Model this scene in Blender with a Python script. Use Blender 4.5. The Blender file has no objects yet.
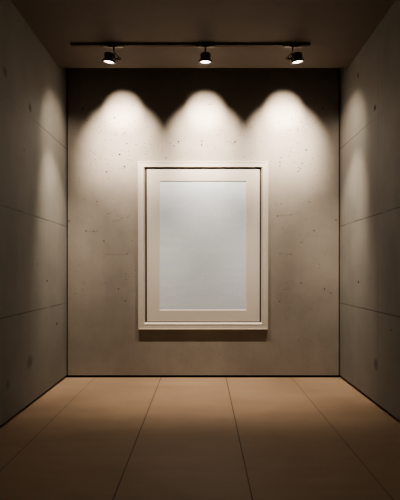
import bpy, bmesh, math, random
from mathutils import Vector, Matrix
random.seed(7)
scene = bpy.context.scene
COL = scene.collection

# ------------------------------------------------------------------ dimensions (metres)
S = 0.011                 # one metre-scale step on the back wall
D = 5.0                   # camera to back wall
CZ = 106.5 * S            # eye height
XL, XR = -136.5 * S, 137.0 * S
CEIL = CZ + 192.4 * S     # ceiling height
CEIL_END = D / 1.055      # the ceiling stops short of the back wall (shadow slot)
TRACK_Y = D / 1.18
K = S / 1.18              # scale in the plane of the track
Y0 = -1.6                 # rear end of the room
def wx(px, r=1.0): return (px - 203) * S / r
def wz(py, r=1.0): return CZ - (py - 271) * S / r

# ------------------------------------------------------------------ node helpers
class NT:
    def __init__(s, name):
        s.m = bpy.data.materials.new(name); s.m.use_nodes = True
        s.t = s.m.node_tree; s.n = s.t.nodes; s.b = s.n['Principled BSDF']
        s.co = s.n.new('ShaderNodeTexCoord').outputs['Object']
    def link(s, a, b): s.t.links.new(a, b)
    def put(s, sock, v):
        if isinstance(v, bpy.types.NodeSocket): s.link(v, sock)
        else: sock.default_value = v
    def math(s, op, a, b=0.0, c=0.0, clamp=False):
        n = s.n.new('ShaderNodeMath'); n.operation = op; n.use_clamp = clamp
        for i, v in enumerate((a, b, c)): s.put(n.inputs[i], v)
        return n.outputs[0]
    def noise(s, scale, detail=4, rough=0.55, vec=None, dist=0.0):
        n = s.n.new('ShaderNodeTexNoise'); n.inputs['Scale'].default_value = scale
        n.inputs['Detail'].default_value = detail; n.inputs['Roughness'].default_value = rough
        n.inputs['Distortion'].default_value = dist
        s.link(vec or s.co, n.inputs['Vector']); return n.outputs['Fac']
    def vor(s, scale, vec=None, rnd=1.0):
        n = s.n.new('ShaderNodeTexVoronoi'); n.inputs['Scale'].default_value = scale
        n.inputs['Randomness'].default_value = rnd
        s.link(vec or s.co, n.inputs['Vector']); return n.outputs['Distance'], n.outputs['Color']
    def remap(s, v, a, b, c, d, smooth=False):
        n = s.n.new('ShaderNodeMapRange'); s.link(v, n.inputs[0])
        if smooth: n.interpolation_type = 'SMOOTHSTEP'
        for i, x in enumerate((a, b, c, d)): n.inputs[1 + i].default_value = x
        return n.outputs[0]
    def scale_vec(s, x, y, z):
        n = s.n.new('ShaderNodeMapping'); n.inputs['Scale'].default_value = (x, y, z)
        s.link(s.co, n.inputs['Vector']); return n.outputs[0]
    def sep(s):
        n = s.n.new('ShaderNodeSeparateXYZ'); s.link(s.co, n.inputs[0]); return n.outputs
    def dist(s, p):
        n = s.n.new('ShaderNodeVectorMath'); n.operation = 'DISTANCE'
        s.link(s.co, n.inputs[0]); n.inputs[1].default_value = p; return n.outputs['Value']
    def ramp(s, fac, stops):
        n = s.n.new('ShaderNodeValToRGB'); e = n.color_ramp.elements
        while len(e) < len(stops): e.new(0.5)
        for el, (p, c) in zip(e, stops): el.position = p; el.color = (*c, 1)
        s.link(fac, n.inputs[0]); return n.outputs[0]
    def mulcol(s, col, f):
        n = s.n.new('ShaderNodeVectorMath'); n.operation = 'SCALE'
        s.link(col, n.inputs[0]); s.put(n.inputs['Scale'], f); return n.outputs[0]
    def mix(s, f, a, b):
        n = s.n.new('ShaderNodeMix'); n.data_type = 'RGBA'
        s.put(n.inputs[0], f); s.put(n.inputs[6], a); s.put(n.inputs[7], b); return n.outputs[2]
    def bump(s, h, strength, dist=0.002):
        n = s.n.new('ShaderNodeBump'); n.inputs['Strength'].default_value = strength
        n.inputs['Distance'].default_value = dist
        s.link(h, n.inputs['Height']); s.link(n.outputs[0], s.b.inputs['Normal'])
    def finish(s, col, rough, spec=0.3, metal=0.0):
        s.put(s.b.inputs['Base Color'], col); s.put(s.b.inputs['Roughness'], rough)
        s.b.inputs['Specular IOR Level'].default_value = spec; s.b.inputs['Metallic'].default_value = metal
        return s.m

def concrete(name, lo, mid, hi, zlines=(), ylines=(), smudges=(), axis='x', speck=0.0):
    t = NT(name)
    big = t.noise(0.9, 5, 0.6, dist=0.4); med = t.noise(4.5, 6, 0.65); fine = t.noise(70, 3, 0.6)
    streak = t.noise(2.2, 4, 0.6, vec=t.scale_vec(1.6, 1.6, 0.35))
    f = t.math('ADD', t.math('MULTIPLY', big, 0.45), t.math('MULTIPLY', med, 0.25))
    f = t.math('ADD', f, t.math('MULTIPLY', fine, 0.08)); f = t.math('ADD', f, t.math('MULTIPLY', streak, 0.22))
    c = t.ramp(f, [(0.36, lo), (0.5, mid), (0.66, hi)])
    x, y, z = t.sep()
    dark = None
    def add(m):
        nonlocal dark
        dark = m if dark is None else t.math('MAXIMUM', dark, m)
    br = t.remap(t.noise(3.0, 2), 0.35, 0.55, 0.35, 1.0)
    for z0 in zlines:
        a = t.math('ABSOLUTE', t.math('SUBTRACT', z, z0))
        add(t.math('MULTIPLY', t.remap(a, 0.003, 0.0065, 0.48, 0.0, True), br if z0 < 2.4 else t.remap(y, 4.0, 4.4, 0.12, 0.9)))
    for y0 in ylines:
        a = t.math('ABSOLUTE', t.math('SUBTRACT', y, y0))
        add(t.math('MULTIPLY', t.remap(a, 0.003, 0.010, 0.15, 0.0, True), br))
    for p, r, k in smudges:
        dd = t.math('ADD', t.dist(p), t.math('MULTIPLY', t.math('SUBTRACT', med, 0.5), r * 1.2))
        add(t.remap(dd, r * 0.25, r, k, 0.0, True))
    if speck > 0:   # tiny air holes scattered in the cast face
        d, rc = t.vor(26)
        sel = t.remap(t.noise(2.4, 3), 0.48, 0.62, 0.0, 1.0)
        rs = t.n.new('ShaderNodeSeparateColor'); t.link(rc, rs.inputs[0])
        pick = t.math('GREATER_THAN', rs.outputs[0], 0.62)
        m = t.math('MULTIPLY', t.remap(d, 0.07, 0.16, speck, 0.0, True), pick)
        add(t.math('MULTIPLY', m, sel))
    h = t.math('ADD', t.math('MULTIPLY', fine, 0.5), t.math('MULTIPLY', med, 1.2))
    if dark is not None:
        c = t.mulcol(c, t.math('SUBTRACT', 1.0, dark))
        h = t.math('SUBTRACT', h, t.math('MULTIPLY', dark, 1.5))
    t.bump(h, 0.35, 0.004)
    return t.finish(c, t.remap(med, 0.3, 0.7, 0.62, 0.82), 0.25)

def plain(name, col, rough=0.6, spec=0.3, metal=0.0, grain=60, amt=0.06, bump=0.05):
    t = NT(name); n = t.noise(grain, 3)
    c = t.ramp(n, [(0.3, tuple(v * (1 - amt) for v in col)), (0.7, tuple(min(1, v * (1 + amt)) for v in col))])
    t.bump(n, bump, 0.001)
    return t.finish(c, rough, spec, metal)

# ------------------------------------------------------------------ mesh helpers
def box(bm, x0, x1, y0, y1, z0, z1, mi=0):
    v = [bm.verts.new((x, y, z)) for x in (x0, x1) for y in (y0, y1) for z in (z0, z1)]
    for q in ((0,1,3,2),(4,6,7,5),(0,4,5,1),(2,3,7,6),(0,2,6,4),(1,5,7,3)):
        f = bm.faces.new([v[i] for i in q]); f.material_index = mi
def lathe(bm, prof, seg=40, M=Matrix(), mi=0, cap0=True, cap1=True, smooth=True):
    rings = []
    for r, z in prof:
        rings.append([bm.verts.new(M @ Vector((r * math.cos(2*math.pi*i/seg), r * math.sin(2*math.pi*i/seg), z))) for i in range(seg)])
    for a, b in zip(rings, rings[1:]):
        for i in range(seg):
            f = bm.faces.new((a[i], a[(i+1) % seg], b[(i+1) % seg], b[i])); f.smooth = smooth; f.material_index = mi
    if cap0: bm.faces.new(rings[0][::-1]).material_index = mi
    if cap1: bm.faces.new(rings[-1]).material_index = mi
def obj(name, bm, mats, parent=None, bevel=0.0, loc=None):
    bmesh.ops.recalc_face_normals(bm, faces=bm.faces)
    me = bpy.data.meshes.new(name); bm.to_mesh(me); bm.free()
    for m in (mats if isinstance(mats, (list, tuple)) else [mats]): me.materials.append(m)
    o = bpy.data.objects.new(name, me); COL.objects.link(o)
    if parent: o.parent = parent
    if loc: o.location = loc
    if bevel:
        md = o.modifiers.new('bevel', 'BEVEL'); md.width = bevel; md.segments = 2; md.limit_method = 'ANGLE'
    return o
def struct(name, bm, mats, label, cat):
    o = obj(name, bm, mats); o['kind'] = 'structure'; o['label'] = label; o['category'] = cat; return o
def thing(name, loc, label, cat, group=None, rot=(0,0,0)):
    o = bpy.data.objects.new(name, None); COL.objects.link(o); o.location = loc; o.rotation_euler = rot
    o.empty_display_size = 0.05
    o['label'] = label; o['category'] = cat
    if group: o['group'] = group
    return o

# ------------------------------------------------------------------ materials
def side_pt(px, py, right):
    X = XR if right else XL
    r = (px - 203) * S / X
    return (X, D / r, CZ - (py - 271) * S / r)
ZL = [(377.5 - v) * S for v in (149, 226.5, 303)]
LO, MID, HI = (0.325, 0.298, 0.268), (0.385, 0.356, 0.323), (0.440, 0.410, 0.375)
M_back = concrete('back wall concrete', LO, MID, HI, speck=0.55)
sL = [(side_pt(30, 108, 0), 0.055, 0.5), (side_pt(30, 362, 0), 0.075, 0.32), (side_pt(5, 72, 0), 0.05, 0.3), (side_pt(8, 385, 0), 0.05, 0.25)]
sR = [(side_pt(375, 108, 1), 0.045, 0.6), (side_pt(376, 364, 1), 0.065, 0.38), (side_pt(358, 75, 1), 0.035, 0.5)]
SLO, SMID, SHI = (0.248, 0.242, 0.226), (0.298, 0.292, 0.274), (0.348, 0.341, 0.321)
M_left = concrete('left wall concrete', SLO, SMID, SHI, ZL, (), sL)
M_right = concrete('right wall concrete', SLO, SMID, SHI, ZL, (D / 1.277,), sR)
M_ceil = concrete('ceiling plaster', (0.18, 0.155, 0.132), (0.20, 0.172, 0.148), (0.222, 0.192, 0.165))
M_gap = plain('black shadow gap', (0.008, 0.007, 0.006), 0.9, 0.1)
M_pore = plain('pore shadow', (0.022, 0.018, 0.015), 0.95, 0.05)
M_crack = plain('hairline shade', (0.14, 0.12, 0.10), 0.95, 0.05)

def floor_mat():
    t = NT('floor tiles')
    x, y, z = t.sep()
    big = t.noise(1.3, 5, 0.6); streak = t.noise(3, 5, 0.6, vec=t.scale_vec(0.5, 2.2, 1)); fine = t.noise(120, 2)
    f = t.math('ADD', t.math('MULTIPLY', big, 0.45), t.math('MULTIPLY', streak, 0.45)); f = t.math('ADD', f, t.math('MULTIPLY', fine, 0.1))
    c = t.ramp(f, [(0.35, (0.385, 0.285, 0.205)), (0.5, (0.44, 0.33, 0.24)), (0.66, (0.49, 0.375, 0.28))])
    dark = None
    for off in (-173.5, -108, -42.0, 23, 88.5, 154):
        a = t.math('ABSOLUTE', t.math('SUBTRACT', x, off * S))
        m = t.remap(a, 0.0022, 0.0048, 0.65 if abs(off) < 60 else 0.42, 0.0, True)
        dark = m if dark is None else t.math('MAXIMUM', dark, m)
    c = t.mulcol(c, t.math('SUBTRACT', 1.0, dark))
    t.bump(t.math('SUBTRACT', t.math('MULTIPLY', fine, 0.2), t.math('MULTIPLY', dark, 2.0)), 0.3, 0.002)
    return t.finish(c, t.remap(streak, 0.3, 0.7, 0.42, 0.58), 0.35)
M_floor = floor_mat()
M_frame = plain('cream lacquer', (0.70, 0.655, 0.605), 0.55, 0.3, grain=25, amt=0.03, bump=0.03)
M_mat = plain('cream mount board', (0.76, 0.715, 0.665), 0.9, 0.1, grain=200, amt=0.02)
M_bevel = plain('cut core of mount board', (0.86, 0.83, 0.79), 0.9, 0.1, grain=200, amt=0.02)
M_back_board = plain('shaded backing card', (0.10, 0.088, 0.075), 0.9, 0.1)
def sheet_mat():
    t = NT('pale dotted paper')
    d, rc = t.vor(62, rnd=0.6)
    dots = t.remap(d, 0.22, 0.45, 1.0, 0.0, True)
    wave = t.noise(2.6, 3, 0.55, vec=t.scale_vec(0.7, 1, 2.6), dist=1.2)
    band = t.remap(wave, 0.40, 0.60, 0.10, 1.0, True)
    k = t.math('MULTIPLY', dots, band)
    c = t.mix(k, (0.75, 0.845, 0.95, 1), (0.88, 0.97, 1.0, 1))
    return t.finish(c, 0.7, 0.25)
M_sheet = sheet_mat()
M_black = plain('dark bronze powder coat', (0.17, 0.13, 0.10), 0.33, 0.45, grain=150, amt=0.1)
M_rail = plain('brown black track paint', (0.28, 0.22, 0.18), 0.5, 0.35)
M_steel = plain('steel with painted glint', (0.92, 0.88, 0.82), 0.35, 0.5, 0.0)  # near-white non-metal tone: glints of clips and screws painted into the colour
def glow(name, col, strength):
    t = NT(name)
    x, y, z = t.sep()
    rr = t.math('SQRT', t.math('ADD', t.math('MULTIPLY', x, x), t.math('MULTIPLY', y, y)))
    t.put(t.b.inputs['Emission Color'], (*col, 1))
    t.put(t.b.inputs['Emission Strength'], t.remap(rr, 0.030, 0.052, strength, strength * 0.45, True))
    return t.finish((0.8, 0.8, 0.8, 1), 0.3)
M_lens = glow('lit lens', (1.0, 0.91, 0.80), 4.0)

# ------------------------------------------------------------------ the room
T = 0.2
GAPZ = 0.024
bm = bmesh.new(); box(bm, XL - T, XR + T, Y0, D + T, -T, 0)
struct('floor', bm, M_floor, 'large beige stone floor tiles with thin dark joints', 'floor')

def disc(bm, c, u, v, n, r, mi, squash=1.0, jag=0.3):
    k = 9; a0 = random.random() * 6.28
    vs = []
    for i in range(k):
        a = a0 + 2 * math.pi * i / k; q = r * (1 + random.uniform(-jag, jag))
        vs.append(bm.verts.new(Vector(c) + u * q * math.cos(a) + v * q * squash * math.sin(a) + n))
    bm.faces.new(vs).material_index = mi
def ribbon(bm, pts, w, mi, y):
    prev = None
    for i, (x, z) in enumerate(pts):
        ww = w * random.uniform(0.4, 1.1)
        a, b = bm.verts.new((x, y, z - ww)), bm.verts.new((x, y, z + ww))
        if prev: bm.faces.new((prev[0], a, b, prev[1])).material_index = mi
        prev = (a, b)

# back wall: one slab with its air holes and hairlines
bm = bmesh.new()
WG = 0.013
box(bm, XL + WG, XR - WG, D, D + 0.15, GAPZ, CEIL + 0.42)
U, V, N = Vector((1,0,0)), Vector((0,0,1)), Vector((0,-0.0006,0))
strong = [(132.6,105.6),(114.6,117.7),(104.3,122),(82.8,109),(126.8,143.6),(119.5,154.5),(124.5,166.5),(125,132),(123.5,134),
 (322.6,108.4),(278.5,122.7),(291.5,118),(281,157.8),(280,162),(302,163.5),(301,122),(290,130),(306,150),
 (232,144),(235,142),(209.8,104.3),(174,146),(178.5,141.5),(201.5,145),(202,141),(166,158),(219,152),
 (106,172),(97,201.5),(108.5,213.5),(118,216),(128,217),(69,221),(93.5,231),(82,289),(75,293.5),(106,283),(118.5,289),(125.5,301),
 (298,171.5),(309.5,202),(277.5,216),(306,219),(314,230.5),(302,242.5),(300,235),(336,220),(279.5,301.5),(324.5,289),(301,283),(331,293),(280,254),(291,254.5),
 (86,231),(104,241),(127,254),(111,213)]
for px, py in strong:
    disc(bm, (wx(px), D, wz(py)), U, V, N, random.uniform(0.006, 0.0098) * (0.72 if py > 175 else 1.0), 1, random.uniform(0.7, 1.0))
def cluster(n, x0, x1, y0, y1, r0, r1):
    for _ in range(n):
        px, py = random.uniform(x0, x1), random.uniform(y0, y1)
        if 137 < px < 269 and 160 < py < 331: continue
        disc(bm, (wx(px), D, wz(py)), U, V, N, random.uniform(r0, r1), random.choice((1, 1, 2)), random.uniform(0.6, 1.0))
cluster(75, 88, 137, 118, 172, 0.0026, 0.0055)
cluster(110, 140, 262, 122, 160, 0.0026, 0.0052)
cluster(75, 262, 318, 118, 172, 0.0026, 0.0055)
cluster(18, 75, 136, 170, 265, 0.0024, 0.0048)
cluster(18, 272, 330, 170, 265, 0.0024, 0.0048)
cluster(12, 75, 136, 265, 370, 0.0022, 0.004); cluster(12, 270, 330, 265, 370, 0.0022, 0.004)
def crack(pts, w=0.0012):
    out = []
    for (a, b), (c, d) in zip(pts, pts[1:]):
        for i in range(6):
            q = i / 6; out.append((wx(a + (c - a) * q + random.uniform(-.25, .25)), wz(b + (d - b) * q + random.uniform(-.3, .3))))
    ribbon(bm, out, w, 2, D - 0.0005)
crack([(101, 240), (104, 243), (107, 246), (110, 250)]); crack([(105, 255), (112, 254.5), (120, 255), (127, 254)])
crack([(86, 231), (93, 231.5), (100, 230)]); crack([(112, 222), (118, 220), (124, 217)])
crack([(278, 216), (288, 215), (300, 213)]); crack([(280, 253), (288, 254.5), (295, 254)]); crack([(299, 243), (302, 241), (306, 236)])
crack([(324, 289), (328, 292), (332, 294)]); crack([(283, 289.5), (290, 289)]); crack([(278, 302), (282, 300)])
struct('wall_back', bm, [M_back, M_pore, M_crack], 'grey beige cast concrete back wall with small air holes', 'wall')

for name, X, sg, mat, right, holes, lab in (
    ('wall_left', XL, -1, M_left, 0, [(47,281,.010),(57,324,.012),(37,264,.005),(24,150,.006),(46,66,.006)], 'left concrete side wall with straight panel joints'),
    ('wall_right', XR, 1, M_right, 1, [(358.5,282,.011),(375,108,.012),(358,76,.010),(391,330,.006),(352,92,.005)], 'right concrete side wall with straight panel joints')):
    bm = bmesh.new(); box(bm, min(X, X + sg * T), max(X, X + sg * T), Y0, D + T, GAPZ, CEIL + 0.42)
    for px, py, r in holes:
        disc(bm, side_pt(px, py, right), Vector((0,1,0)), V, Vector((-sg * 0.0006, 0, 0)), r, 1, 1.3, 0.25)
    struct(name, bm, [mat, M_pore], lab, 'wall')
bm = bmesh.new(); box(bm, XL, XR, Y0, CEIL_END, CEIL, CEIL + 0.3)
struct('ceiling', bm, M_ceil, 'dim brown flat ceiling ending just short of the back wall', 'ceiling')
bm = bmesh.new(); box(bm, XL, XR, CEIL_END - 0.1, D, CEIL + 0.42, CEIL + 0.5)
struct('trim_1', bm, M_gap, 'dark cover over the slot between ceiling and back wall', 'trim')
# recessed black shadow gaps below the walls and at the rear corners
for name, b, lab in (('baseboard_back', (XL - .03, XR + .03, D + 0.03, D + 0.06, 0, GAPZ), 'black shadow gap strip under the back wall'),
                     ('baseboard_left', (XL - 0.06, XL - 0.03, Y0, D + 0.03, 0, GAPZ), 'black shadow gap strip under the left wall'),
                     ('baseboard_right', (XR + 0.03, XR + 0.06, Y0, D + 0.03, 0, GAPZ), 'black shadow gap strip under the right wall')):
    bm = bmesh.new(); box(bm, *b); struct(name, bm, M_gap, lab, 'baseboard')
for name, x0, x1, lab in (('trim_2', XL, XL + WG, 'dark upright shadow joint in the left rear corner'), ('trim_3', XR - WG, XR, 'dark upright shadow joint in the right rear corner')):
    bm = bmesh.new(); box(bm, x0, x1, D + 0.03, D + 0.06, GAPZ, CEIL + 0.42); struct(name, bm, M_gap, lab, 'trim')

# ------------------------------------------------------------------ the framed picture
FH, PH, SH = 0.039, 0.017, 0.011     # fronts of moulding, mount and sheet above the wall
def rect(px0, px1, py0, py1, h):
    r = D / (D - h); return (wx(px0, r), wx(px1, r), wz(py1, r), wz(py0, r))
ox0, ox1, oz0, oz1 = rect(138, 268.2, 161.2, 329.8, FH)
cx, czf = (ox0 + ox1) / 2, oz0
fr = thing('picture_frame', (cx, D, czf), 'large cream framed picture hanging on the concrete back wall under the spotlights', 'picture frame')
def rel(R): return (R[0] - cx, R[1] - cx, R[2] - czf, R[3] - czf)
O = rel((ox0, ox1, oz0, oz1))
def ring(bm, R, y): return [bm.verts.new((x, y, z)) for x, z in ((R[0], R[2]), (R[1], R[2]), (R[1], R[3]), (R[0], R[3]))]
def inset(R, d):
    l, r, b, t = d if isinstance(d, tuple) else (d, d, d, d)
    return (R[0] + l, R[1] - r, R[2] + b, R[3] - t)
def sweep(prof, R):
    bm = bmesh.new(); rs = [ring(bm, inset(R, d), y) for d, y in prof]
    for a, b in zip(rs, rs[1:] + rs[:1]):
        for i in range(4): bm.faces.new((a[i], a[(i+1) % 4], b[(i+1) % 4], b[i]))
    return bm
q = S
bm = sweep([(0, -0.001), (0, -FH + .003), (.003, -FH), (1.1*q, -FH), (1.35*q, -FH + .003), (4.7*q, -FH + .005), (5.2*q, -FH + .002), (5.5*q, -FH + .002), ((6.9*q, 6.9*q, 7.2*q, 5.7*q), -PH + .002), ((6.9*q, 6.9*q, 7.2*q, 5.7*q), -0.001)], O)
obj('moulding', bm, M_frame, fr)
P = rel(rect(146.9, 259.6, 169.0, 321.6, PH))
W = rel(rect(159.4, 246.8, 181.0, 310.4, PH))
bw = 0.009
bm = bmesh.new()
rs = [ring(bm, P, -0.006), ring(bm, P, -PH), ring(bm, W, -PH), ring(bm, W, -0.010)]
for a, b in zip(rs, rs[1:]):
    for i in range(4): bm.faces.new((a[i], a[(i+1) % 4], b[(i+1) % 4], b[i]))
mt = obj('mount_board', bm, M_mat, fr); mt['label'] = 'flat cream mount around the pale sheet'
bm = bmesh.new(); a = ring(bm, inset(W, -0.0004), -PH - 0.0006); b = ring(bm, inset(W, bw), -SH - 0.0006)
for i in range(4): bm.faces.new((a[i], a[(i+1) % 4], b[(i+1) % 4], b[i]))
obj('mount_bevel', bm, M_bevel, mt)
bm = bmesh.new(); I = inset(W, -0.004); box(bm, I[0], I[1], -SH, -SH + .001, I[2], I[3])
sh = obj('picture_sheet', bm, M_sheet, fr); sh['label'] = 'blank pale blue grey dotted sheet'
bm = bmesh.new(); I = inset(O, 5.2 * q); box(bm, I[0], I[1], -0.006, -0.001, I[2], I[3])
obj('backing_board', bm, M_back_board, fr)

# ------------------------------------------------------------------ track and spotlights
tx0, tx1 = (72 - 203) * K, (309 - 203) * K
RH = 0.021
tr = thing('ceiling_track', ((tx0 + tx1) / 2, TRACK_Y, CEIL), 'long thin dark lighting track fixed across the ceiling', 'lighting track')
hl = (tx1 - tx0) / 2
bm = bmesh.new(); wv = 0.016
pr = [(-wv, 0), (wv, 0), (wv, -RH), (0.007, -RH), (0.007, -RH + .012), (-0.007, -RH + .012), (-0.007, -RH), (-wv, -RH)]
ends = [[bm.verts.new((x, y, z)) for y, z in pr] for x in (-hl, hl)]
for i in range(8): bm.faces.new((ends[0][i], ends[0][(i+1) % 8], ends[1][(i+1) % 8], ends[1][i]))
bm.faces.new(ends[0]); bm.faces.new(ends[1][::-1])
obj('rail', bm, M_rail, tr)
for sx in (-1, 1):
    bm = bmesh.new(); box(bm, min(sx*hl, sx*(hl+.008)), max(sx*hl, sx*(hl+.008)), -wv-.001, wv+.001, -RH-.001, 0)
    obj('end_cap', bm, M_black, tr)

def tube(bm, a, b, r, seg=12):
    a, b = Vector(a), Vector(b); d = b - a
    M = Matrix.Translation(a) @ d.to_track_quat('Z', 'Y').to_matrix().to_4x4()
    lathe(bm, [(r, 0), (r, d.length)], seg, M)

def spotlight(px, label, side, tilt, lean):
    """side: -1 pivot knob to the left, +1 to the right, 0 hidden behind the head"""
    X = (px - 203) * K
    t = thing('track_spotlight', (X, TRACK_Y, CEIL - RH), label, 'spotlight', 'spotlights on the ceiling track')
    # adapter in the track, with two steel clips
    sx = side * 0.040 if side else 0.0
    bm = bmesh.new(); box(bm, sx - 0.085, sx + 0.085, -0.0155, 0.0155, -0.013, -0.0005)
    ad = obj('adapter', bm, M_black, t, 0.003)
    for cxp, w in (((-0.05 - 0.02*abs(side)), 0.022), (0.055, 0.026)):
        cc = sx + (cxp if side >= 0 else -cxp)
        bm = bmesh.new(); box(bm, cc - w, cc + w, -0.0215, -0.0150, -0.0150, -0.0055)
        obj('clip', bm, M_steel, ad, 0.0015)
    # stem, yoke
    piv = Vector((0, 0, -0.104))
    bm = bmesh.new()
    if side:
        tube(bm, (sx, 0, -0.012), (sx, 0, -0.045), 0.008)
        kx = side * 0.082
        pts = [(sx, 0, -0.045), (side*0.046, 0.0, -0.066), (side*0.078, 0, -0.088), (kx, 0, -0.100), (kx, 0, -0.118)]
    else:
        tube(bm, (0, 0.0, -0.012), (0, 0.03, -0.045), 0.008)
        pts = [(0, 0.03, -0.045), (0, 0.066, -0.062), (0, 0.072, -0.085), (0, 0.072, -0.118)]
    for a, b in zip(pts, pts[1:]): tube(bm, a, b, 0.0045)
    obj('yoke_arm', bm, M_black, t)
    # lamp head (local +z up, opening at the bottom), tilted a little
    rot = Matrix.Rotation(math.radians(tilt), 4, 'Y') @ Matrix.Rotation(math.radians(lean), 4, 'X')
    bm = bmesh.new()
    prof = [(0.034, 0.036), (0.044, 0.033), (0.049, 0.027), (0.050, 0.022), (0.0485, 0.020), (0.0485, 0.017), (0.050, 0.015), (0.050, 0.008), (0.0485, 0.006), (0.0485, 0.003), (0.050, 0.001),
            (0.049, -0.010), (0.044, -0.014), (0.044, -0.030)]
    lathe(bm, prof, 48)
    h = obj('lamp_head', bm, M_black, t); h.matrix_basis = Matrix.Translation(piv) @ rot
    bm = bmesh.new()
    lathe(bm, [(0.044, -0.022), (0.056, -0.028), (0.0625, -0.036), (0.0635, -0.046), (0.0605, -0.049), (0.0520, -0.048), (0.0490, -0.044), (0.0485, -0.030)], 48, cap0=False, cap1=False)
    obj('bezel', bm, M_black, h)
    bm = bmesh.new(); lathe(bm, [(0.0005, -0.0400), (0.028, -0.0396), (0.0478, -0.0385), (0.0478, -0.0365)], 48)
    le = obj('lens', bm, M_lens, h); le['label'] = 'glowing warm white lens'
    # pivot knob
    bm = bmesh.new()
    ax = Vector((side, 0, 0)) if side else Vector((0, 1, 0))
    R = ax.to_track_quat('Z', 'Y').to_matrix().to_4x4()
    b0 = Vector((side * 0.044, 0, -0.118)) if side else Vector((0, 0.044, -0.118))
    lathe(bm, [(0.007, 0), (0.007, 0.036), (0.013, 0.038), (0.015, 0.042), (0.015, 0.056), (0.011, 0.060)], 20, Matrix.Translation(b0) @ R)
    kn = obj('pivot_knob', bm, M_black, t)
    bm = bmesh.new(); lathe(bm, [(0.0085, 0), (0.0085, 0.004), (0.006, 0.006)], 16, Matrix.Translation(b0 + ax * 0.0478 + Vector((0, -0.0145, 0.002))) @ Matrix.Rotation(math.radians(90), 4, 'X'))
    obj('screw', bm, M_steel, kn)
    # light leaving the lens, thrown towards the wall by its wall-washing optic
    src = Vector((X, TRACK_Y, CEIL - RH)) + piv + rot @ Vector((0, 0, -0.076))
    for nm, e, size, blend, aim, soft in LIGHTS:
        if isinstance(aim, tuple) and side == 0: continue
        L = bpy.data.lights.new(nm, 'SPOT'); L.energy = e; L.color = (1.0, 0.95, 0.86) if nm == 'halo_light' else (1.0, 0.845, 0.685)
        L.spot_size = math.radians(size); L.spot_blend = blend; L.shadow_soft_size = soft
        lo = bpy.data.objects.new(nm, L); COL.objects.link(lo); lo.location = src
        if isinstance(aim, tuple):      # the outer heads also graze the side wall next to them
            lo.rotation_euler = Vector((side * aim[0], aim[1], aim[2])).to_track_quat('-Z', 'Y').to_euler()
        else:
            lo.rotation_euler = (math.radians(aim), 0, 0)
LIGHTS = [('beam_light', 80, 38, 1.0, 78, .02), ('wash_light', 150, 65, 1.0, 57, .022), ('spill_light', 48, 64, 1.0, 33, .022),
          ('down_light', 115, 57, 1.0, 8, .022), ('halo_light', 10, 140, 1.0, 4, .022),
          ('side_light', 26, 72, 1.0, (-0.63, 0.43, -0.66), .022), ('corner_light', 125, 44, 1.0, (-0.34, 0.21, -0.92), .022)]
spotlight(109.5, 'dark spotlight at the left end of the ceiling track, tilted, knob on its right', 1, 7, 5)
spotlight(205.4, 'dark upright spotlight in the middle of the ceiling track, directly above the picture', 0, 0, 5)
spotlight(297, 'dark spotlight at the right end of the ceiling track, tilted, knob on its left', -1, -7, 5)

# ------------------------------------------------------------------ dim light from the rest of the building, behind the viewer
w = bpy.data.worlds.new('World'); scene.world = w; w.use_nodes = True
bg = w.node_tree.nodes['Background']; bg.inputs[0].default_value = (0.85, 0.95, 0.90, 1); bg.inputs[1].default_value = 0.04

# ------------------------------------------------------------------ camera
cam = bpy.data.cameras.new('camera'); co = bpy.data.objects.new('camera', cam); COL.objects.link(co)
co.location = (0, 0, CZ); co.rotation_euler = (math.radians(90), 0, 0)
cam.sensor_width = 36; cam.lens = 36 * (D / S) / 500
cam.shift_x = -3 / 500; cam.shift_y = 21 / 500
cam.clip_start = 0.01
scene.camera = co
scene.view_settings.view_transform = 'AgX'
scene.view_settings.look = 'AgX - High Contrast'
scene.view_settings.exposure = 0.0
